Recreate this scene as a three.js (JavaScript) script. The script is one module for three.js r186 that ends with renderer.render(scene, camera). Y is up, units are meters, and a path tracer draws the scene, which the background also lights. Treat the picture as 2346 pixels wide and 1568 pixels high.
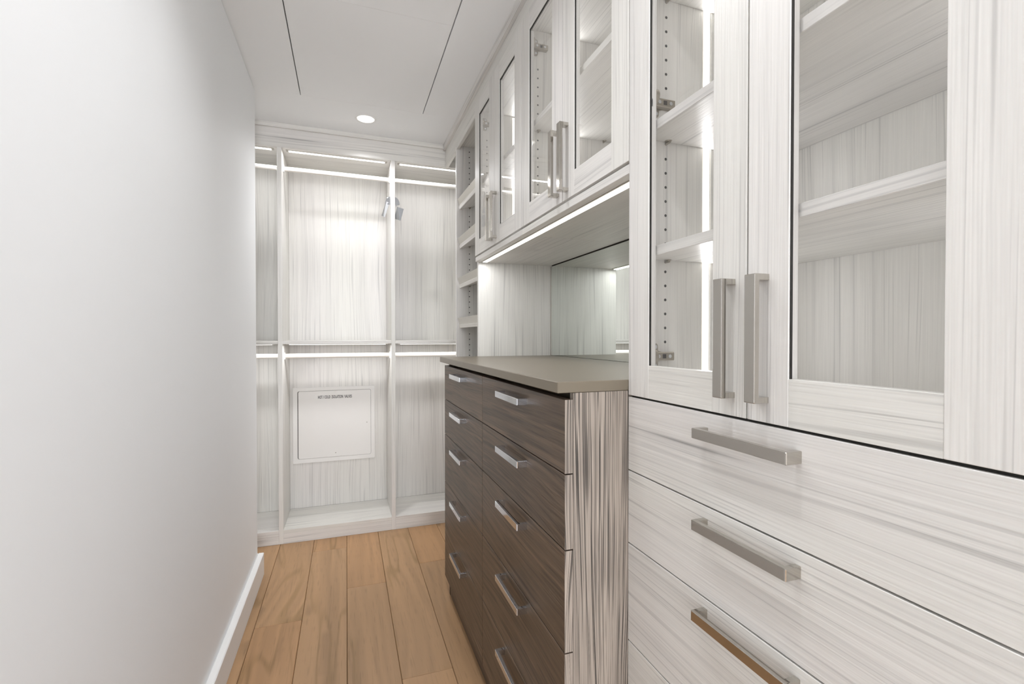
import * as THREE from 'three';
import { RectAreaLightUniformsLib } from 'three/addons/lights/RectAreaLightUniformsLib.js';
import { mergeGeometries } from 'three/addons/utils/BufferGeometryUtils.js';
import { FontLoader } from 'three/addons/loaders/FontLoader.js';
import { TextGeometry } from 'three/addons/geometries/TextGeometry.js';

// ---------------------------------------------------------------- camera, exposure, lights
// World: x to the right of the closet aisle, y up, depth d into the closet is -z. Metres.
const scene = new THREE.Scene();
scene.background = new THREE.Color(0x000000);
const camera = new THREE.PerspectiveCamera(71.69, 2346 / 1568, 0.02, 30);
camera.rotation.order = 'YXZ';
camera.rotation.y = -0.336985;
camera.rotation.x = -0.011216;
camera.position.set(0, 1.24, 0);
scene.add(camera);
const renderer = new THREE.WebGLRenderer({ antialias: true });
renderer.toneMapping = THREE.LinearToneMapping;
renderer.toneMappingExposure = 1.0;
renderer.shadowMap.enabled = true;
RectAreaLightUniformsLib.init();
const DOWN = 7;          // candela of one ceiling downlight
const LED = 42;           // radiance of the light strips
const WINDOW_FILL = 15;         // radiance of the added fill window behind the camera
const LED_GLOW = 1.8;     // what the eye sees of their diffusers

// ---------------------------------------------------------------- seeded random and noise
let seed = 90210;
function rnd() { seed = (seed + 0x6D2B79F5) | 0; let t = Math.imul(seed ^ (seed >>> 15), 1 | seed); t = (t + Math.imul(t ^ (t >>> 7), 61 | t)) ^ t; return ((t ^ (t >>> 14)) >>> 0) / 4294967296; }
const R = (a, b) => a + (b - a) * rnd();
const TAB = new Float32Array(65536); for (let i = 0; i < 65536; i++) TAB[i] = rnd();
// value noise on a lattice that repeats every px by py cells
function vn(x, y, px, py, s) {
  const xi = Math.floor(x), yi = Math.floor(y); let fx = x - xi, fy = y - yi;
  fx = fx * fx * (3 - 2 * fx); fy = fy * fy * (3 - 2 * fy);
  const x0 = ((xi % px) + px) % px, x1 = (x0 + 1) % px, y0 = ((yi % py) + py) % py, y1 = (y0 + 1) % py;
  const h = (a, b) => TAB[(a * 1619 + b * 31337 + s * 6971) & 65535];
  const a = h(x0, y0), b = h(x1, y0), c = h(x0, y1), d = h(x1, y1);
  return a + (b - a) * fx + (c - a) * fy + (a - b - c + d) * fx * fy;
}
const cl = (v, a = 0, b = 1) => Math.min(b, Math.max(a, v));
const ss = (a, b, v) => { const t = cl((v - a) / (b - a)); return t * t * (3 - 2 * t); };
function tex(w, h, fn, srgb) {
  const d = new Uint8Array(w * h * 4), o = [0, 0, 0];
  for (let j = 0; j < h; j++) for (let i = 0; i < w; i++) {
    fn(i / w, j / h, o); const k = (j * w + i) * 4;
    d[k] = cl(o[0], 0, 255); d[k + 1] = cl(o[1], 0, 255); d[k + 2] = cl(o[2], 0, 255); d[k + 3] = 255;
  }
  const t = new THREE.DataTexture(d, w, h, THREE.RGBAFormat);
  t.wrapS = t.wrapT = THREE.RepeatWrapping; t.magFilter = THREE.LinearFilter; t.minFilter = THREE.LinearMipmapLinearFilter; t.generateMipmaps = true;
  if (srgb) t.colorSpace = THREE.SRGBColorSpace;
  t.needsUpdate = true; return t;
}

// ---------------------------------------------------------------- materials
const GX = 1.2, GY = 2.4;            // metres of one repeat of a grain texture: across, along the grain
// pale textured laminate: soft grey bands, thin broken dark lines, fine fibre
function larch(s) {
  return (u, v, o) => {
    const wx = (vn(u * 7, v * 3, 7, 3, s) - .5) * .035 + (vn(u * 24, v * 5, 24, 5, s + 1) - .5) * .010;
    const x = u + wx;
    const band = vn(x * 26, v * 2, 26, 2, s + 2), band2 = vn(x * 90, v * 3, 90, 3, s + 3);
    const l1 = vn(x * 150, v * 3, 150, 3, s + 4), l2 = vn(x * 260, v * 5, 260, 5, s + 5);
    const fib = vn(u * 620, v * 22, 620, 22, s + 6), fib2 = vn(u * 1000, v * 60, 1000, 60, s + 7);
    const edge = ss(.06, 0, Math.abs(vn(x * 17, v * 2, 17, 2, s + 8) - .5)) * ss(.35, .75, vn(u * 9, v * 5, 9, 5, s + 9));
    let k = 1 - .03 * ss(.45, .95, band) - .035 * ss(.55, .95, band2) - .10 * ss(.78, 1, l1) * (.3 + band) - .20 * ss(.76, .96, l2) * (.2 + band2) - .15 * ss(.78, .97, vn(x * 430, v * 6, 430, 6, s + 12)) - .07 * edge - .045 * (fib - .35) - .02 * (fib2 - .5);
    const tint = (vn(u * 5, v * 2, 5, 2, s + 10) - .5) * 5;
    const q = 1 - .66 * (1 - k); o[0] = 229 * q; o[1] = 226.5 * q + .3 * tint; o[2] = 221 * q - tint * .3;
    o[3] = k;
  };
}
const larchBump = tex(2048, 512, (u, v, o) => {
  const b = .5 * vn(u * 620, v * 22, 620, 22, 9) + .3 * vn(u * 330, v * 12, 330, 12, 10) + .2 * vn(u * 1000, v * 50, 1000, 50, 11);
  o[0] = o[1] = o[2] = b * 255;
});
const larchTex = [larch(20), larch(60)].map(f => tex(2048, 1024, f, true));
const whiteWood = larchTex.map(t => new THREE.MeshPhysicalMaterial({ map: t, roughness: .36, bumpMap: larchBump, bumpScale: .0003, specularIntensity: .9 }));
// dark brown-grey oak laminate with open grain
function darkOak(s) {
  return (u, v, o) => {
    const wx = (vn(u * 6, v * 4, 6, 4, s) - .5) * .06 + (vn(u * 20, v * 9, 20, 9, s + 1) - .5) * .014;
    const x = u + wx;
    const band = vn(x * 18, v * 2, 18, 2, s + 2);
    const ring = vn(x * 120, v * 3, 120, 3, s + 3), pore = vn(x * 300, v * 16, 300, 16, s + 4), fine = vn(u * 700, v * 40, 700, 40, s + 5);
    const cath = .5 + .5 * Math.sin((x * 44 + 3 * vn(u * 5, v * 5, 5, 5, s + 6)) * 6.2832);
    const k = .95 + .10 * (band - .5) + .20 * (ring - .5) + .09 * (cath - .5) + .18 * (fine - .5) - .30 * ss(.55, .85, pore) * (.4 + .6 * ring);
    const m = cl(k, .3, 1.5);
    o[0] = 102 * m; o[1] = 86 * m; o[2] = 71 * m;
  };
}
const darkTex = [tex(2048, 1024, darkOak(120), true), tex(2048, 1024, darkOak(160), true)];
function litSideOak(s) {  // dresser oak with coarser grain; lit-side brightness is put into its colour
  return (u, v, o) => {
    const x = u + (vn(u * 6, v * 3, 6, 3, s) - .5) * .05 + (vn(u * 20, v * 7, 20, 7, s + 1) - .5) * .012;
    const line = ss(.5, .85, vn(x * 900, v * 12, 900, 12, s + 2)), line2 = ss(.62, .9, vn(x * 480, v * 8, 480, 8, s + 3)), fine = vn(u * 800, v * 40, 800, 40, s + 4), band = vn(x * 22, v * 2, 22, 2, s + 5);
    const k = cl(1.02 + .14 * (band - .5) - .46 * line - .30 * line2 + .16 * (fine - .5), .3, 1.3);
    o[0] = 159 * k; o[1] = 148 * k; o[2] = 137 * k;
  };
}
const litSideWood = new THREE.MeshPhysicalMaterial({ map: tex(2048, 1024, litSideOak(180), true), roughness: .5, specularIntensity: .7 });
const darkBump = tex(2048, 512, (u, v, o) => { const b = .6 * ss(.75, .4, vn(u * 300, v * 16, 300, 16, 3)) + .4 * vn(u * 700, v * 40, 700, 40, 4); o[0] = o[1] = o[2] = b * 255; });
const darkWood = darkTex.map(t => new THREE.MeshPhysicalMaterial({ map: t, roughness: .42, bumpMap: darkBump, bumpScale: .0004, specularIntensity: .8 }));
// oak floor boards
function oak(s) {
  return (u, v, o) => {
    const lx = vn(u * 4, v * 4, 4, 4, s), x = u + (lx - .5) * .10 + (vn(u * 14, v * 14, 14, 14, s + 1) - .5) * .012;
    const ring = vn(x * 70, v * 3, 70, 3, s + 2), fig = vn(u * 9, v * 3, 9, 3, s + 3);
    const line = ss(.12, 0, Math.abs(vn(x * 30, v * 5, 30, 5, s + 4) - .5)) * ss(.55, .85, vn(u * 7, v * 6, 7, 6, s + 5));
    const pore = ss(.68, .95, vn(u * 420, v * 36, 420, 36, s + 6));
    const knot = ss(.9, 1, vn(u * 17, v * 11, 17, 11, s + 7));
    const k = 1 + .09 * (ring - .5) + .10 * (fig - .5) - .12 * line - .07 * pore - .14 * knot;
    o[0] = 178 * k; o[1] = 147 * k; o[2] = 116 * k * (1 - .05 * line);
  };
}
const oakTex = [tex(1024, 1024, oak(210), true), tex(1024, 1024, oak(240), true)];
const oakMats = [0xf4ecde, 0xeae3d6, 0xf0ebe2, 0xeee2d0].map((c, i) => new THREE.MeshPhysicalMaterial({ map: oakTex[i % 2], color: c, roughness: .42, specularIntensity: .6 }));
const orange = tex(256, 256, (u, v, o) => { const b = .6 * vn(u * 60, v * 60, 60, 60, 1) + .4 * vn(u * 140, v * 140, 140, 140, 2); o[0] = o[1] = o[2] = b * 255; });
const std = (c, r, x = {}) => new THREE.MeshStandardMaterial({ color: c, roughness: r, ...x });
const M = {
  wall: std(0xeff0f0, .62, { bumpMap: orange, bumpScale: .00015 }), ceiling: std(0xf6f7f7, .75), plenum: std(0x1b1a18, .95), trimPaint: std(0xeeeeec, .4),
  counter: new THREE.MeshPhysicalMaterial({ color: 0x797061, roughness: .32, specularIntensity: .7 }),
  nickel: std(0xc2beb7, .1, { metalness: 1 }), chrome: std(0xd6dae0, .07, { metalness: 1 }), hinge: std(0xa39c90, .3, { metalness: .9 }),
  rod: std(0xe9e6e0, .38, { metalness: .55 }), plastic: std(0xf2f1ee, .4), alu: std(0xb9b5ad, .4, { metalness: .8 }),
  seal: std(0x1d1b17, .7), hole: std(0x211d18, .8), black: std(0x151412, .6), mirror: std(0xe6ebe7, .01, { metalness: 1 }), backing: std(0x3a352d, .8),
  panelPaint: std(0xf0eeea, .45),
  glass: new THREE.MeshPhysicalMaterial({ color: 0xffffff, roughness: 0, transmission: 1, thickness: 0, ior: 1.5 }),
  fence: std(0xd5d2ca, .3, { metalness: .7 }),
  led: new THREE.MeshStandardMaterial({ color: 0xffffff, roughness: .5, emissive: 0xfffcf6, emissiveIntensity: LED_GLOW }),
  fillPane: new THREE.MeshStandardMaterial({ color: 0xffffff, roughness: .6, emissive: 0xeaf1ff, emissiveIntensity: 1.5 }),
  lens: new THREE.MeshStandardMaterial({ color: 0xffffff, roughness: .5, emissive: 0xfffaf0, emissiveIntensity: 2.2 }),
};

// ---------------------------------------------------------------- geometry helpers
// A chamfered board between two corners. x, y and depth d. grain: 'x' | 'y' | 'd' is the direction of its grain.
const chamferCache = new Map();
function board(x0, x1, y0, y1, d0, d1, grain = 'y', bev = .0008) {
  const c = [(x0 + x1) / 2, (y0 + y1) / 2, -(d0 + d1) / 2], hs = [(x1 - x0) / 2, (y1 - y0) / 2, (d1 - d0) / 2];
  const b = Math.min(bev, hs[0] * .45, hs[1] * .45, hs[2] * .45);
  const g = { x: 0, y: 1, d: 2 }[grain], ou = rnd(), ov = rnd();
  const P = [], N = [], U = [];
  const tri = (a, q, r, n, ax) => { // winding fixed against the normal
    const e1 = [q[0] - a[0], q[1] - a[1], q[2] - a[2]], e2 = [r[0] - a[0], r[1] - a[1], r[2] - a[2]];
    const cr = [e1[1] * e2[2] - e1[2] * e2[1], e1[2] * e2[0] - e1[0] * e2[2], e1[0] * e2[1] - e1[1] * e2[0]];
    const vs = cr[0] * n[0] + cr[1] * n[1] + cr[2] * n[2] < 0 ? [a, r, q] : [a, q, r];
    for (const v of vs) {
      P.push(v[0] + c[0], v[1] + c[1], v[2] + c[2]); N.push(...n);
      let al, ac;
      if (ax === g) { const p = (g + 1) % 3, q = (g + 2) % 3, big = hs[p] > hs[q]; al = v[big ? p : q]; ac = v[big ? q : p]; }
      else { al = v[g]; const o = 3 - g - ax; ac = v[o] + v[ax] * .37; }
      U.push(ac / GX + ou, al / GY + ov);
    }
  };
  for (let ax = 0; ax < 3; ax++) for (const s of [-1, 1]) {
    const a1 = (ax + 1) % 3, a2 = (ax + 2) % 3, n = [0, 0, 0]; n[ax] = s;
    const q = [[-1, -1], [1, -1], [1, 1], [-1, 1]].map(([i, j]) => { const v = [0, 0, 0]; v[ax] = s * hs[ax]; v[a1] = i * (hs[a1] - b); v[a2] = j * (hs[a2] - b); return v; });
    tri(q[0], q[1], q[2], n, ax); tri(q[0], q[2], q[3], n, ax);
  }
  const r2 = Math.SQRT1_2;
  for (let e = 0; e < 3; e++) for (const s of [-1, 1]) for (const t of [-1, 1]) {
    const a1 = (e + 1) % 3, a2 = (e + 2) % 3, n = [0, 0, 0]; n[a1] = s * r2; n[a2] = t * r2;
    const mk = (k, first) => { const v = [0, 0, 0]; v[e] = k * (hs[e] - b); v[a1] = s * (hs[a1] - (first ? 0 : b)); v[a2] = t * (hs[a2] - (first ? b : 0)); return v; };
    const ax = a1 === g ? a2 : a1;
    tri(mk(-1, true), mk(1, true), mk(1, false), n, ax); tri(mk(-1, true), mk(1, false), mk(-1, false), n, ax);
  }
  const r3 = 1 / Math.sqrt(3);
  for (const i of [-1, 1]) for (const j of [-1, 1]) for (const k of [-1, 1]) {
    const s = [i, j, k], mk = ax => s.map((v, n) => v * (hs[n] - (n === ax ? 0 : b)));
    tri(mk(0), mk(1), mk(2), s.map(v => v * r3), (g + 1) % 3);
  }
  const G = new THREE.BufferGeometry();
  G.setAttribute('position', new THREE.Float32BufferAttribute(P, 3)); G.setAttribute('normal', new THREE.Float32BufferAttribute(N, 3)); G.setAttribute('uv', new THREE.Float32BufferAttribute(U, 2));
  return G;
}
const flat = g => { const r = g.index ? g.toNonIndexed() : g; for (const k of Object.keys(r.attributes)) if (!['position', 'normal', 'uv'].includes(k)) r.deleteAttribute(k); return r; };
const merge = (...gs) => mergeGeometries(gs.flat().map(flat));
const cyl = (r, h, n = 16, r2 = r) => new THREE.CylinderGeometry(r, r2, h, n);
const moved = (g, x, y, d) => g.translate(x, y, -d);
const used = {};
const numbered = n => { const k = used[n] = (used[n] ?? -1) + 1; return k ? `${n}_${String(k).padStart(3, '0')}` : n; };
function thing(name, label, category, x, y, d, group) {
  const o = new THREE.Group(); o.name = numbered(name); o.position.set(x, y, -d); scene.add(o);
  o.userData = { label, category, kind: 'thing' }; if (group) o.userData.group = group;
  origin.set(o, o.position); return o;
}
function struct(name, label) { const o = new THREE.Group(); o.name = name; scene.add(o); o.userData = { kind: 'structure' }; if (label) o.userData.label = label; origin.set(o, o.position); return o; }
const origin = new Map();
// geometry is given in room coordinates; it is stored relative to its thing's base
function part(parent, name, geos, mat, label) {
  const og = origin.get(parent), g = Array.isArray(geos) ? merge(geos) : geos;
  g.translate(-og.x, -og.y, -og.z);
  const m = new THREE.Mesh(g, mat); m.name = numbered(name); m.castShadow = m.receiveShadow = true; parent.add(m); origin.set(m, og);
  if (label) m.userData.label = label; return m;
}
function single(name, kindOrLabel, category, geos, mat, group) {
  const m = new THREE.Mesh(Array.isArray(geos) ? merge(geos) : geos, mat); m.name = category ? numbered(name) : name; m.castShadow = m.receiveShadow = true; scene.add(m);
  m.userData = category ? { label: kindOrLabel, category, kind: 'thing' } : { kind: 'structure' }; if (!category && kindOrLabel) m.userData.label = kindOrLabel; if (group) m.userData.group = group;
  return m;
}
const W = i => whiteWood[(i === undefined ? Math.floor(rnd() * 2) : i) % 2];
const D = i => darkWood[i % 2];

// ---------------------------------------------------------------- room shell
const CEIL = 2.5;
single('wall_left', 'smooth painted off-white partition wall beside the aisle', null, [board(-.585, -.434, 0, CEIL, -3.1, 2.728, 'y', .008)], M.wall);
single('wall_back', 'off-white painted wall behind the hanging closet', null, [board(-1.36, 1.15, 0, CEIL, 3.5, 3.6)], M.wall);
single('wall_right', 'off-white painted wall behind the cabinets', null, [board(1.03, 1.15, 0, CEIL, -3.1, 3.5)], M.wall);
single('wall_front', 'off-white painted wall at the near end of the aisle', null, [board(-.585, 1.15, 0, .62, -3.2, -3.1), board(-.585, 1.15, 2.3, CEIL, -3.2, -3.1), board(-.585, -.2, .62, 2.3, -3.2, -3.1), board(.9, 1.15, .62, 2.3, -3.2, -3.1)], M.wall);
single('wall_passage', 'off-white painted wall of the side passage', null, [board(-1.36, -.585, 0, CEIL, 2.6, 2.728)], M.wall);
single('wall_passage_end', 'off-white painted wall closing the side passage', null, [board(-1.36, -1.25, 0, CEIL, 2.728, 3.5)], M.wall);
{ // baseboard on the left wall, turning its end
  const o = struct('baseboard_left', 'white painted baseboard along the left wall');
  part(o, 'long_board', [board(-.434, -.407, 0, .117, -3.1, 2.744, 'd', .003)], M.trimPaint);
  part(o, 'return_board', [board(-.585, -.434, 0, .117, 2.728, 2.744, 'x', .003)], M.trimPaint);
}
{ // floor: oak planks over a subfloor
  const f = struct('floor', 'light brown oak plank floor');
  part(f, 'subfloor', [board(-1.36, 1.15, -.08, -.0135, -3.2, 3.6)], M.plenum);
  const joints = { '-2': [2.247], '-1': [2.94], 0: [2.457], 1: [1.735], 2: [.75, 2.6], 3: [1.4] };
  const PW = .1866;
  for (let k = -7; k <= 5; k++) {
    const x0 = k * PW, x1 = x0 + PW; if (x1 < -1.26 || x0 > 1.03) continue;
    const cut = [-3.1, ...(joints[k] ? (joints[k][0] > .6 ? [joints[k][0] - 1.75 > -1.6 ? joints[k][0] - 1.75 : -.2] : []).concat(joints[k]) : [R(-.5, .6), R(1.5, 2.9)]), 3.55].sort((a, b) => a - b);
    for (let i = 0; i + 1 < cut.length; i++) {
      const g = board(x0 + .0006, x1 - .0006, -.0135, 0, cut[i] + .0006, cut[i + 1] - .0006, 'd', .002);
      part(f, 'plank', g, oakMats[Math.floor(rnd() * 4)]);
    }
  }
}
{ // ceiling: plaster pieces around two flush access panels between dark reveals
  const c = struct('ceiling', 'smooth off-white ceiling with flush access panels between dark reveal lines');
  part(c, 'plenum_board', [board(-1.36, 1.15, CEIL + .022, CEIL + .1, -3.2, 3.6)], M.plenum);  // near-black colour stands in for the deep shade of the reveal slots
  const t = CEIL + .022, sl = -.2215, sr = .4165, e = .0045, far = 2.7075, near = 1.34;
  part(c, 'ceiling_board', [board(-1.36, sl, CEIL, t, near, far, 'd', .0004)], M.ceiling);
  part(c, 'ceiling_board', [board(sr, 1.15, CEIL, t, near, far, 'd', .0004)], M.ceiling);
  part(c, 'ceiling_board', [board(-1.36, 1.15, CEIL, t, far, 3.6, 'd', .0002)], M.ceiling);
  part(c, 'ceiling_board', [board(-1.36, 1.15, CEIL, t, -3.2, near, 'd', .0002)], M.ceiling);
  part(c, 'access_panel', [board(sl + e, sr - e, CEIL, t - .004, 1.9055, far - .0009, 'd', .0002)], M.ceiling);
  part(c, 'access_panel', [board(sl + e, sr - e, CEIL, t - .004, near + .0012, 1.9045, 'd', .0002)], M.ceiling);
}
single('trim_1', 'pale crown strip under the ceiling above the hanging closet', null, [board(-1.25, .622, 2.474, CEIL, 3.096, 3.112, 'x', .001)], W(0));
single('trim_2', 'pale crown strip under the ceiling above the cabinets', null, [board(.606, .624, 2.462, CEIL, .05, 3.096, 'd', .001)], W(1));
single('trim_3', 'pale fascia board above the cabinets', null, [board(.622, .64, 2.352, 2.4999, .05, 3.1099, 'd', .001)], W(1));

// ---------------------------------------------------------------- lamps
function rectLight(o, x, y, d, w, h, tx, ty, td, power = LED) {
  const l = new THREE.RectAreaLight(0xf8f8fb, power, w, h); l.position.set(x, y, -d).sub(origin.get(o)); o.add(l);
  l.lookAt(tx, ty, -td); l.name = numbered('strip_glow'); return l;
}
// a strip of light in an aluminium channel; axis 'x' | 'd' (faces down) or 'y' (faces the near side)
function ledStrip(label, axis, a0, a1, p, q, group, f = 1) {
  if (axis === 'x') {                       // p = y of underside, q = depth of centre
    const o = thing('led_strip_light', label, 'strip light', (a0 + a1) / 2, p, q, group);
    part(o, 'channel', [board(a0 - .014, a1 + .014, p - .003, p, q - .015, q + .015, 'x')], M.alu);
    part(o, 'diffuser', [board(a0, a1, p - .0055, p - .003, q - .0105, q + .0105, 'x', .001)], M.led);
    const l = rectLight(o, (a0 + a1) / 2, p - .0065, q, a1 - a0, .02, 0, 0, 0); l.rotation.set(-Math.PI / 2, 0, 0);
    return o;
  }
  if (axis === 'd') {                       // p = y, q = x of centre
    const o = thing('led_strip_light', label, 'strip light', q, p, (a0 + a1) / 2, group);
    part(o, 'channel', [board(q - .0135, q + .0135, p - .003, p, a0 - .012, a1 + .012, 'd')], M.alu);
    part(o, 'diffuser', [board(q - .0105, q + .0105, p - .0055, p - .003, a0, a1, 'd', .001)], M.led);
    const l = rectLight(o, q, p - .0065, (a0 + a1) / 2, .02, a1 - a0, 0, 0, 0, LED * .66); l.rotation.set(-Math.PI / 2, 0, 0);
    return o;
  }
  // 'y': p = x of centre, q = depth of the panel face it is set into (light towards the near side)
  const o = thing('led_strip_light', label, 'strip light', p, a0, q, group);
  part(o, 'channel', [board(p - .0118, p + .0118, a0, a1, Math.min(q + f * .003, q + f * .012), Math.max(q + f * .003, q + f * .012), 'y')], M.alu);
  part(o, 'diffuser', [board(p - .0088, p + .0088, a0 + .004, a1 - .004, Math.min(q, q + f * .003), Math.max(q, q + f * .003), 'y', .0008)], M.led);
  const l = rectLight(o, p, (a0 + a1) / 2, q - f * .001, .019, a1 - a0 - .01, 0, 0, 0, LED * .4); l.rotation.set(0, f > 0 ? Math.PI : 0, 0);
  return o;
}
function downlight(label, x, d, power = DOWN) {
  const o = thing('recessed_downlight', label, 'downlight', x, CEIL, d, 'recessed downlights in the ceiling');
  const ring = new THREE.LatheGeometry([[.047, 0], [.049, -.004], [.06, -.003], [.062, 0]].map(([a, b]) => new THREE.Vector2(a, b)), 40);
  part(o, 'trim_ring', moved(ring, x, CEIL, d), M.trimPaint);
  part(o, 'lens', moved(new THREE.CylinderGeometry(.047, .047, .003, 40), x, CEIL - .0016, d), M.lens);
  const s = new THREE.SpotLight(0xf7f8fc, power, 0, 1.22, .8, 2); s.position.set(0, -.006, 0); s.target.position.set(0, -1, 0);
  s.castShadow = true; s.shadow.radius = 2; s.shadow.mapSize.set(2048, 2048); s.name = numbered('downlight_beam'); s.target.name = numbered('downlight_aim'); o.add(s, s.target);
  return o;
}
downlight('small bright recessed ceiling light in front of the hanging closet', .112, 2.875, DOWN * .62);
downlight('recessed ceiling light over the aisle beside the tall glass-door cabinet', .1, .5, DOWN * .44);
downlight('added unseen fill downlight over the aisle beside the dark dresser', .1, 1.25, DOWN * .36);  // lamp added out of view to brighten the middle of the wall

{ // fill window added behind the camera, out of view; its frosted pane glows
  const o = struct('added_window_1', 'added unseen fill window, white framed and frosted, at the end of the aisle');
  part(o, 'added_window_frame', [board(-.2, .9, .62, .67, -3.17, -3.1), board(-.2, .9, 2.25, 2.3, -3.17, -3.1), board(-.2, -.15, .67, 2.25, -3.17, -3.1), board(.85, .9, .67, 2.25, -3.17, -3.1)], M.trimPaint);
  part(o, 'added_window_pane', [board(-.15, .85, .67, 2.25, -3.15, -3.14)], M.fillPane);
  const l = new THREE.RectAreaLight(0xf3f6fc, WINDOW_FILL, 1.0, 1.58); l.position.set(.35, 1.46, 3.13); l.name = 'window_fill_light'; o.add(l);
}
// ---------------------------------------------------------------- handles and hardware
function handleGeo(len, wid, proj = .029, th = .0095) {
  const s = new THREE.Shape(), L = len / 2, r = .0025;
  s.moveTo(-L, 0); s.lineTo(-L, proj - r); s.quadraticCurveTo(-L, proj, -L + r, proj); s.lineTo(L - r, proj); s.quadraticCurveTo(L, proj, L, proj - r);
  s.lineTo(L, 0); s.lineTo(L - th, 0); s.lineTo(L - th, proj - th); s.lineTo(-L + th, proj - th); s.lineTo(-L + th, 0); s.closePath();
  const g = new THREE.ExtrudeGeometry(s, { depth: wid - .0016, bevelEnabled: true, bevelThickness: .0008, bevelSize: .0007, bevelOffset: -.0007, bevelSegments: 1, curveSegments: 4 });
  return g.translate(0, 0, -(wid - .0016) / 2);
}
const MX = (a, b, c) => new THREE.Matrix4().makeBasis(new THREE.Vector3(...a), new THREE.Vector3(...b), new THREE.Vector3(...c));
const drawerHandle = handleGeo(.192, .018).applyMatrix4(MX([0, 0, 1], [-1, 0, 0], [0, -1, 0]));
const doorHandle = handleGeo(.196, .02).applyMatrix4(MX([0, 1, 0], [-1, 0, 0], [0, 0, 1]));
// concealed hinge on the near face (depth d) of a side panel whose front edge is at x
function hinge(o, x, y, d) {
  const wing = new THREE.Shape(); wing.moveTo(0, -.029); wing.lineTo(.012, -.029); wing.quadraticCurveTo(.018, -.028, .0185, -.022); wing.lineTo(.019, -.012); wing.lineTo(.03, -.009); wing.lineTo(.052, -.009); wing.lineTo(.052, .009); wing.lineTo(.03, .009); wing.lineTo(.019, .012); wing.lineTo(.0185, .022); wing.quadraticCurveTo(.018, .028, .012, .029); wing.lineTo(0, .029); wing.closePath();
  const plate = new THREE.ExtrudeGeometry(wing, { depth: .0025, bevelEnabled: true, bevelThickness: .0004, bevelSize: .0004, bevelSegments: 1 }).translate(x, y, -d);
  const arm = board(x - .012, x + .054, y - .0095, y + .0095, d - .016, d - .003, 'x', .0015);
  const cup = moved(cyl(.0175, .012, 20).rotateZ(Math.PI / 2), x - .014, y, d - .026);
  const h = part(o, 'hinge', [plate, arm, cup], M.hinge, 'nickel concealed hinge');
  part(h, 'hinge_slot', [board(x + .022, x + .031, y - .0048, y + .0048, d - .0166, d - .0155)], M.hole);
  for (const [sx, sy, sd] of [[.011, .021, .004], [.011, -.021, .004], [.041, 0, .0165], [.011, 0, .0165]]) part(h, 'screw', moved(cyl(.0042, .0016, 14, .0036).rotateX(Math.PI / 2), x + sx, y + sy, d - sd), M.chrome);
  return h;
}
function pinHoles(o, x, y0, y1, d, skip = []) {
  const gs = [];
  for (let y = y0; y <= y1; y += .032) { if (skip.some(([a, b]) => y > a && y < b)) continue; gs.push(moved(cyl(.0032, .0008, 10).rotateX(Math.PI / 2), x, y, d)); }
  const m = part(o, 'pin_holes', gs, M.hole); m.userData.kind = 'stuff'; return m;
}
const pin = (o, x, y, d) => part(o, 'shelf_pin', [moved(cyl(.003, .014, 12).rotateX(Math.PI / 2), x, y - .004, d - .007), moved(cyl(.008, .002, 16, .007), x, y - .0012, d - .009)], M.hinge);
// framed glass door, hinge side and opening given by its edges
function glassDoor(o, y0, y1, d0, d1, handleD, label) {
  const x0 = .604, x1 = .6225, s = .074, yb = y0 + .07, yt = y1 - .074;
  const mat = W();
  const door = new THREE.Group(); door.name = numbered('door'); door.userData.label = label; o.add(door); origin.set(door, origin.get(o));
  for (const e of [d0, d1 - s]) part(door, 'stile', [board(x0, x1, y0, y1, e, e + s, 'y')], mat);
  for (const [p, q] of [[y0, yb], [yt, y1]]) part(door, 'rail', [board(x0 + .0003, x1, p, q, d0 + s, d1 - s, 'd', .0005)], mat);
  const a = d0 + s, b = d1 - s, gx = x0 + .006;
  part(door, 'glass_pane', [board(gx, gx + .0035, yb - .0, yt, a, b, 'y', .0003)], M.glass);
  part(door, 'glazing_seal', [board(x0 + .002, gx - .0002, yb, yt, b - .002, b, 'y', .0003), board(x0 + .002, gx - .0002, yt - .002, yt, a, b - .002, 'd', .0003)], M.seal, 'thin black seal around the glass');
  part(door, 'handle', doorHandle.clone().translate(x0, o.userData.handleY, -handleD), M.nickel);
  return door;
}
function drawer(o, x, th, y0, y1, d0, d1, mat, hy, hd, hmat) {
  const m = part(o, 'drawer', [board(x, x + th, y0, y1, d0, d1, 'd', .0008), board(x + th, x + .3, y0 + .02, y1 - .03, d0 + .03, d1 - .03, 'd')], mat);
  part(m, 'handle', drawerHandle.clone().translate(x, hy, -hd), hmat); return m;
}

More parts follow.
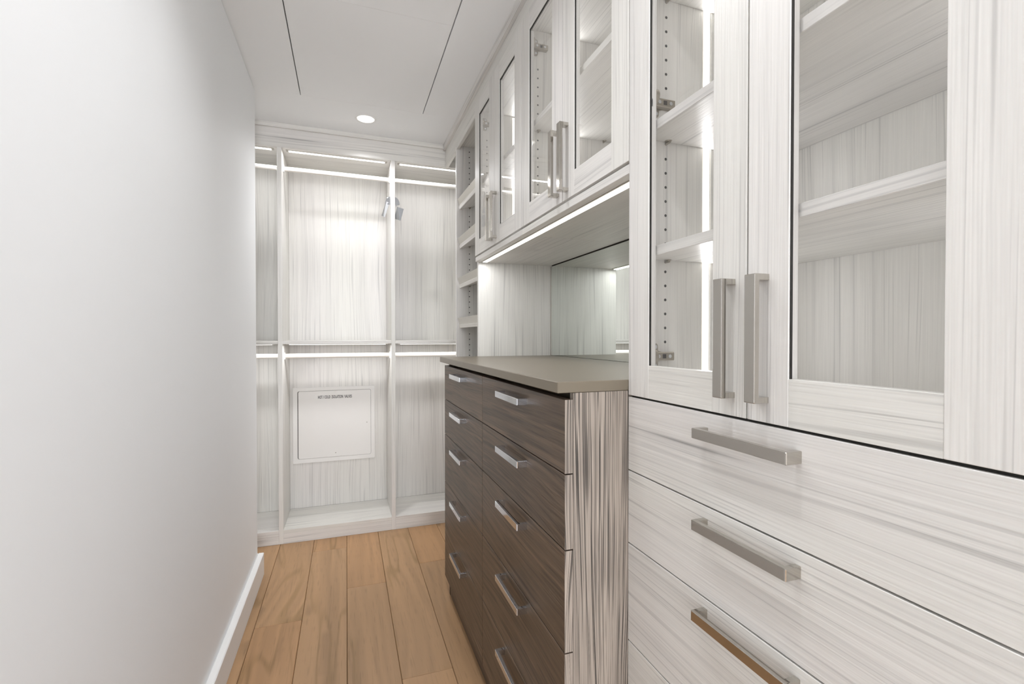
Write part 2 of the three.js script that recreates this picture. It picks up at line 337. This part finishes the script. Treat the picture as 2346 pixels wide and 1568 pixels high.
// ---------------------------------------------------------------- hanging closet on the back wall
const F = 3.11, BK = 3.475, TOPY = 2.362;
{
  const o = thing('hanging_closet', 'pale wood-grain built-in hanging closet of open bays across the back wall', 'closet', 0, 0, F);
  const div = [[-1.2495, -1.225], [-.382, -.357], [.273, .298], [.999, 1.024]];
  div.forEach(([a, b]) => part(o, 'divider', [board(a, b, .0, TOPY, F, BK, 'y', .0012)], W()));
  for (let i = 0; i < 3; i++) {
    const a = div[i][1], b = div[i + 1][0];
    part(o, 'back_panel', [board(a, b, .083, TOPY, BK, BK + .018, 'y')], W(i));
    part(o, 'floor_shelf', [board(a, b, .063, .083, F, BK, 'x', .001)], W());
    part(o, 'middle_shelf', [board(a, b, 1.196, 1.216, F + .001, BK, 'x', .001)], W());
    part(o, 'base_board', [board(a, b, 0, .0628, F + .0005, F + .02, 'x', .001)], W());
  }
  part(o, 'top_board', [board(-1.2495, 1.024, TOPY, TOPY + .02, F + .02, BK + .018, 'x')], W());
  part(o, 'fascia', [board(-1.2495, .9, TOPY, CEIL - .001, F + .0005, F + .0195, 'x', .001)], W(0));
  const bays = [[-1.225, -.382, 'bay half hidden by the partition wall'], [-.357, .273, 'centre bay above the white access panel'], [.298, .999, 'bay beside the slanted shoe shelves']];
  bays.forEach(([a, b, w]) => {
    for (const [y, n] of [[2.265, 'top'], [1.1215, 'lower']]) {
      const r = thing('hanging_rod', `bright oval closet rod, ${n} one in the ${w}`, 'closet rod', (a + b) / 2, y, 3.2, 'closet hanging rods');
      const bar = cyl(.5, 1, 28).rotateZ(Math.PI / 2).scale(b - a - .012, .03, .016);
      part(r, 'bar', moved(bar, (a + b) / 2, y, 3.2), M.rod);
      for (const [x, s] of [[a, 1], [b, -1]]) {
        const br = part(r, 'bracket', [board(Math.min(x, x + s * .0055), Math.max(x, x + s * .0055), y - .021, y + .021, 3.188, 3.212, 'y', .002)], M.plastic);
        part(br, 'screw', moved(cyl(.003, .001, 12).rotateZ(Math.PI / 2), x + s * .006, y + .017, 3.2), M.hinge);
      }
    }
    ledStrip(`LED strip under the closet fascia, in the ${w}`, 'x', a + .034, b - .034, TOPY, 3.153, 'LED strips under the closet fascia');
    ledStrip(`LED strip under the middle shelf, in the ${w}`, 'x', a + .034, b - .034, 1.196, 3.135, 'LED strips under the closet middle shelves');
  });
}
{ // isolation-valve access panel
  const x0 = -.338, x1 = .189, y0 = .386, y1 = .896, d = BK;
  const o = thing('access_panel', 'square white access panel lettered in black on the closet back panel', 'access panel', (x0 + x1) / 2, y0, d);
  const rr = (sh, a, b, c, e, r) => { sh.moveTo(a + r, b); sh.lineTo(c - r, b); sh.quadraticCurveTo(c, b, c, b + r); sh.lineTo(c, e - r); sh.quadraticCurveTo(c, e, c - r, e); sh.lineTo(a + r, e); sh.quadraticCurveTo(a, e, a, e - r); sh.lineTo(a, b + r); sh.quadraticCurveTo(a, b, a + r, b); return sh; };
  const ix0 = x0 + .029, ix1 = x1 - .025, iy0 = y0 + .028, iy1 = y1 - .024;
  const fr = rr(new THREE.Shape(), x0, y0, x1, y1, .008); fr.holes.push(rr(new THREE.Path(), ix0, iy0, ix1, iy1, .014));
  const ex = { depth: .005, bevelEnabled: true, bevelThickness: .001, bevelSize: .001, bevelOffset: -.001, bevelSegments: 2, curveSegments: 8 };
  part(o, 'frame', new THREE.ExtrudeGeometry(fr, ex).translate(0, 0, -d + .0012), M.panelPaint);
  part(o, 'gap_shade_sheet', [board(ix0 - .004, ix1 + .004, iy0 - .004, iy1 + .004, d - .0009, d - .0001)], M.hole);  // dark sheet stands in for shade in the gap around the door
  const dr = rr(new THREE.Shape(), ix0 + .004, iy0 + .0014, ix1 - .0012, iy1 - .0014, .013);
  const door = part(o, 'access_door', new THREE.ExtrudeGeometry(dr, { ...ex, depth: .004 }).translate(0, 0, -d + .0022), M.panelPaint);
  const font = await new FontLoader().loadAsync('fonts/droid/droid_sans_bold.typeface.json');
  const tg = new TextGeometry('HOT / COLD  ISOLATION  VALVES', { font, size: .02, depth: .0004, curveSegments: 4, bevelEnabled: false });
  tg.computeBoundingBox(); const tw = tg.boundingBox.max.x; tg.scale(.219 / tw, 1, 1).translate(-.182, .818, -d + .0074);
  part(door, 'lettering', tg, M.black, 'black capital lettering');
  for (const [x, y] of [[-.075, .862], [.136, .64], [-.07, .442]]) part(door, 'screw', moved(cyl(.004, .0008, 12).rotateX(Math.PI / 2), x, y, d - .0075), M.alu);
}
// fold-down valet arms on both faces of the second divider
function valet(label, s, x) {
  const o = thing('valet_arm', label, 'valet arm', x, 2.13, 3.155);
  const bs = new THREE.Shape(); bs.moveTo(0, .022); bs.quadraticCurveTo(s * .026, .018, s * .03, -.022); bs.lineTo(s * .008, -.026); bs.lineTo(0, -.022); bs.closePath();
  part(o, 'bracket', moved(new THREE.ExtrudeGeometry(bs, { depth: .02, bevelEnabled: true, bevelThickness: .001, bevelSize: .001, bevelSegments: 2 }), x + s * .001, 2.118, 3.165), M.chrome);
  part(o, 'pivot', moved(cyl(.006, .03, 16).rotateX(Math.PI / 2), x + s * .012, 2.093, 3.152), M.chrome);
  return o;
}
{
  const l = valet('folded chrome valet arm on the divider, hanging in the centre bay', -1, .2715);
  const g = board(-.012, .012, -.098, 0, -.0025, .0025, 'y', .002).rotateY(.5).rotateZ(-.3);
  part(l, 'arm_plate', g.translate(.256, 2.102, -3.14), M.chrome);
  const r = valet('folded chrome valet arm on the divider, hanging in the bay beside the shoe shelves', 1, .2995);
  const q = board(-.022, .022, -.078, 0, -.0025, .0025, 'y', .002).rotateY(-.35).rotateZ(-.22).rotateX(.35);
  part(r, 'arm_plate', q.translate(.335, 2.074, -3.14), M.chrome);
}

// ---------------------------------------------------------------- slanted shoe shelves
{
  const a = 2.278, b = 2.297, c = 2.77, e = 2.79, xf = .6205;
  const o = thing('shoe_cabinet', 'tall open pale cabinet of slanted shoe shelves between upper cabinets and back closet', 'shoe cabinet', .82, 0, 2.53);
  part(o, 'side_panel', [board(xf, 1.02, 0, 2.372, a, b, 'y')], W(0));
  part(o, 'side_panel', [board(xf, 1.02, 0, 2.372, c, e, 'y')], W(1));
  part(o, 'back_panel', [board(1.0, 1.018, .08, 2.372, b, c, 'y')], W(0));
  part(o, 'top_board', [board(.6405, 1.02, 2.372, 2.39, a, e, 'd')], W(1));
  part(o, 'base_board', [board(xf + .02, xf + .04, 0, .08, b, c, 'd')], W(1));
  pinHoles(o, .70, .2, 2.35, c, [1.995, 1.763, 1.528, 1.292, 1.06].map(y => [y - .004, y + .05]));
  for (const y of [1.995, 1.763, 1.528, 1.292, 1.06, .825, .59, .355]) {
    const tilt = .29, put = g => g.translate(-.64, -y, 0).rotateZ(tilt).translate(.64, y, 0);
    const sh = part(o, 'shoe_shelf', [put(board(.64, .99, y, y + .02, b + .001, c - .001, 'd', .001))], W());
    part(sh, 'shoe_fence', [put(board(.644, .6465, y + .02, y + .06, b + .006, c - .006, 'd', .0008))], M.fence, 'thin satin metal fence');
    pin(o, .70, y + .0155, c);
  }
}

// ---------------------------------------------------------------- upper glass-door cabinets over the dresser
function upper(label, a, b, split, w) {
  const o = thing('upper_cabinet', label, 'wall cabinet', .82, 1.61, (a + b) / 2, 'upper glass-door cabinets'); o.userData.handleY = 1.757;
  const xf = .6235, t = .019, yb = 1.632, yt = 2.366;
  part(o, 'side_panel', [board(xf, .791, yb, yt, b - t, b, 'y'), board(.815, 1.0, yb, yt, b - t, b, 'y'), board(.791, .815, yb, yt, b - t + .013, b, 'y')], W(w));
  part(o, 'side_panel', [board(xf, .791, yb, yt, a, a + t, 'y'), board(.815, 1.0, yb, yt, a, a + t, 'y'), board(.791, .815, yb, yt, a, a + t - .013, 'y')], W(w + 1));
  part(o, 'bottom_board', [board(.6065, 1.009, 1.61, yb, a, b, 'd', .001)], W(w));
  part(o, 'top_board', [board(.641, 1.0, yt - .019, yt, a + t, b - t, 'd')], W(w));
  part(o, 'back_panel', [board(1.0, 1.016, yb, yt, a, b, 'y')], W(w + 1));
  const sy = 1.986;
  part(o, 'shelf', [board(.632, .9995, sy, sy + .021, a + t + .0005, b - t - .0005, 'd', .001)], W(w));
  pinHoles(o, .66, 1.665, 2.33, b - t, [[sy - .012, sy + .03], [2.235, 2.32]]);
  pin(o, .66, sy, b - t); pin(o, .93, sy, b - t);
  hinge(o, .64, 2.285, b - t); hinge(o, .64, 1.70, b - t);
  glassDoor(o, 1.638, 2.381, a + .0015, split - .0015, split - .031, 'glass door with the far-side handle');
  glassDoor(o, 1.638, 2.381, split + .0015, b - .0015, split + .031, 'glass door with the near-side handle');
  delete o.userData.handleY;
  ledStrip(`vertical LED strip inside the upper cabinet ${w ? 'next to the shoe shelves' : 'next to the tall cabinet'}`, 'y', yb, yt - .02, .803, b - t, 'vertical LED strips in the glass cabinets');
  ledStrip(`added unseen fill LED strip in the upper cabinet ${w ? 'next to the shoe shelves' : 'next to the tall cabinet'}`, 'y', yb, yt - .02, .803, a + t, 'vertical LED strips in the glass cabinets', -1);  // extra strip added on the hidden side to brighten the interior
  return o;
}
upper('pale upper cabinet with paired glass doors, next to the tall cabinet', .927, 1.6195, 1.275, 0);
upper('pale upper cabinet with paired glass doors, next to the slanted shoe shelves', 1.6205, 2.2775, 1.958, 1);
ledStrip('long lit LED strip under the upper cabinets above the countertop', 'd', .96, 2.245, 1.61, .6455);
{ // mirror between countertop and upper cabinets
  const o = thing('wall_mirror', 'frameless mirror on the wall above the taupe countertop', 'mirror', 1.018, 1.143, 1.6);
  part(o, 'mirror_glass', [board(1.0135, 1.0185, 1.143, 1.606, .926, 2.2765, 'y', .0006)], M.mirror);
  part(o, 'edge_strip', [board(1.0125, 1.0135, 1.143, 1.606, 2.2735, 2.2765, 'y', .0002)], M.hinge);
  part(o, 'backing_board', [board(1.019, 1.0295, 1.143, 1.63, .926, 2.2765, 'y')], M.backing);
}

// ---------------------------------------------------------------- tall cabinet, nearest
{
  const o = thing('tall_cabinet', 'tall pale wood-grain cabinet with glass doors above wide drawers', 'tall cabinet', .82, 0, .59); o.userData.handleY = 1.237;
  const xf = .6235, t = .019, a = .245, b = .925, yt = 2.40;
  part(o, 'side_panel', [board(xf, .791, 0, yt, b - t, b, 'y'), board(.815, 1.029, 0, yt, b - t, b, 'y'), board(.791, .815, 0, yt, b - t + .013, b, 'y')], W(0));
  part(o, 'side_panel', [board(xf, .791, 0, yt, a, a + t, 'y'), board(.815, 1.029, 0, yt, a, a + t, 'y'), board(.791, .815, 0, yt, a, a + t - .013, 'y')], W(1));
  part(o, 'back_panel', [board(1.018, 1.029, .09, yt, a + t, b - t, 'y')], W(0));
  part(o, 'bottom_board', [board(.642, 1.018, 1.09, 1.113, a + t, b - t, 'd')], W(0));
  part(o, 'top_board', [board(.641, 1.018, yt - .02, yt, a + t, b - t, 'd')], W(1));
  part(o, 'base_board', [board(.67, .69, 0, .088, a + t, b - t, 'd')], W(1));
  for (const y of [1.414, 1.682, 2.002]) { part(o, 'shelf', [board(.626, 1.0175, y, y + .021, a + t + .0005, b - t - .0005, 'd', .001)], W()); pin(o, .688, y, b - t); pin(o, .95, y, b - t); }
  pinHoles(o, .688, 1.132, 2.36, b - t, [1.414, 1.682, 2.002].map(y => [y - .012, y + .03]).concat([[1.742, 1.79], [1.175, 1.205]]));
  hinge(o, .648, 1.762, b - t); hinge(o, .648, 1.196, b - t);
  glassDoor(o, 1.1085, 2.381, .2515, .5885, .5575, 'glass door with the near-side handle');
  glassDoor(o, 1.1085, 2.381, .5915, .925, .6235, 'glass door with the far-side handle');
  part(o, 'gap_shade_strip', [board(.61, .618, 1.1025, 1.1087, .256, .92, 'd')], M.seal, 'black strip for the shade in the gap between doors and drawers');  // near-black strip put in as the shade of the open gap
  const rows = [[1.104, .9395, 1.07], [.9365, .7735, .907], [.7705, .551, .746], [.548, .32, .52], [.317, .092, .295]];
  rows.forEach(([y1, y0, hy], i) => drawer(o, .604, .0185, y0, y1, .2515, .925, whiteWood[i % 2], hy, .588, M.nickel));
  delete o.userData.handleY;
  ledStrip('tall vertical lit LED strip inside the tall glass-door cabinet', 'y', 1.113, yt - .02, .803, b - t, 'vertical LED strips in the glass cabinets');
  ledStrip('added unseen fill LED strip, on the near side of the tall glass-door cabinet', 'y', 1.113, yt - .02, .803, a + t, 'vertical LED strips in the glass cabinets', -1);  // added on the hidden near panel, fills the interior with light
}

// ---------------------------------------------------------------- dresser and countertop
{
  const a = .9265, b = 2.248, mid = 1.585;
  const o = thing('dresser', 'dark brown oak dresser with two columns of drawers under the countertop', 'dresser', .74, 0, 1.585);
  part(o, 'side_panel', [board(.4665, 1.012, 0, 1.1175, a, .945, 'y', .001)], litSideWood);  // paler than the far panel, light on this side painted in
  part(o, 'side_panel', [board(.4665, 1.012, 0, 1.1175, 2.229, b, 'y', .001)], D(0));
  part(o, 'center_panel', [board(.47, 1.0, .09, 1.1, 1.576, 1.594, 'y')], D(0));
  part(o, 'back_panel', [board(1.0, 1.011, .09, 1.117, .945, 2.229, 'y')], D(0));
  part(o, 'top_rail', [board(.505, .525, 1.06, 1.117, .945, 2.229, 'd')], D(1));
  part(o, 'toe_kick', [board(.468, .486, 0, .09, .945, 2.229, 'd')], D(0));
  const rows = [[1.103, .9425, 1.07], [.9395, .7765, .906], [.7735, .551, .742], [.548, .3215, .52], [.3185, .092, .295]];
  rows.forEach(([y1, y0, hy], i) => {
    const m = drawer(o, .446, .0195, y0, y1, a + .0012, mid - .0012, D(i), hy, 1.25, M.chrome);
    part(m, 'lit_edge_band', [board(.446, .4655, y0, y1, a, a + .0011, 'y', .0003)], litSideWood);  // strip over the drawer edge, light painted in like the side panel
    drawer(o, .446, .0195, y0, y1, mid + .0012, b, D(i + 1), hy, 1.915, M.chrome);
  });
  single('filler_strip', 'narrow pale filler strip between the dresser and the shoe cabinet', 'filler strip', [board(.6, .62, 0, 1.1175, 2.249, 2.277, 'y')], W(0));
  single('countertop', 'satin taupe countertop on the dark dresser', 'countertop', [board(.428, 1.0125, 1.118, 1.1425, .9265, 2.2772, 'd', .0015)], M.counter);
}
renderer.render(scene, camera);
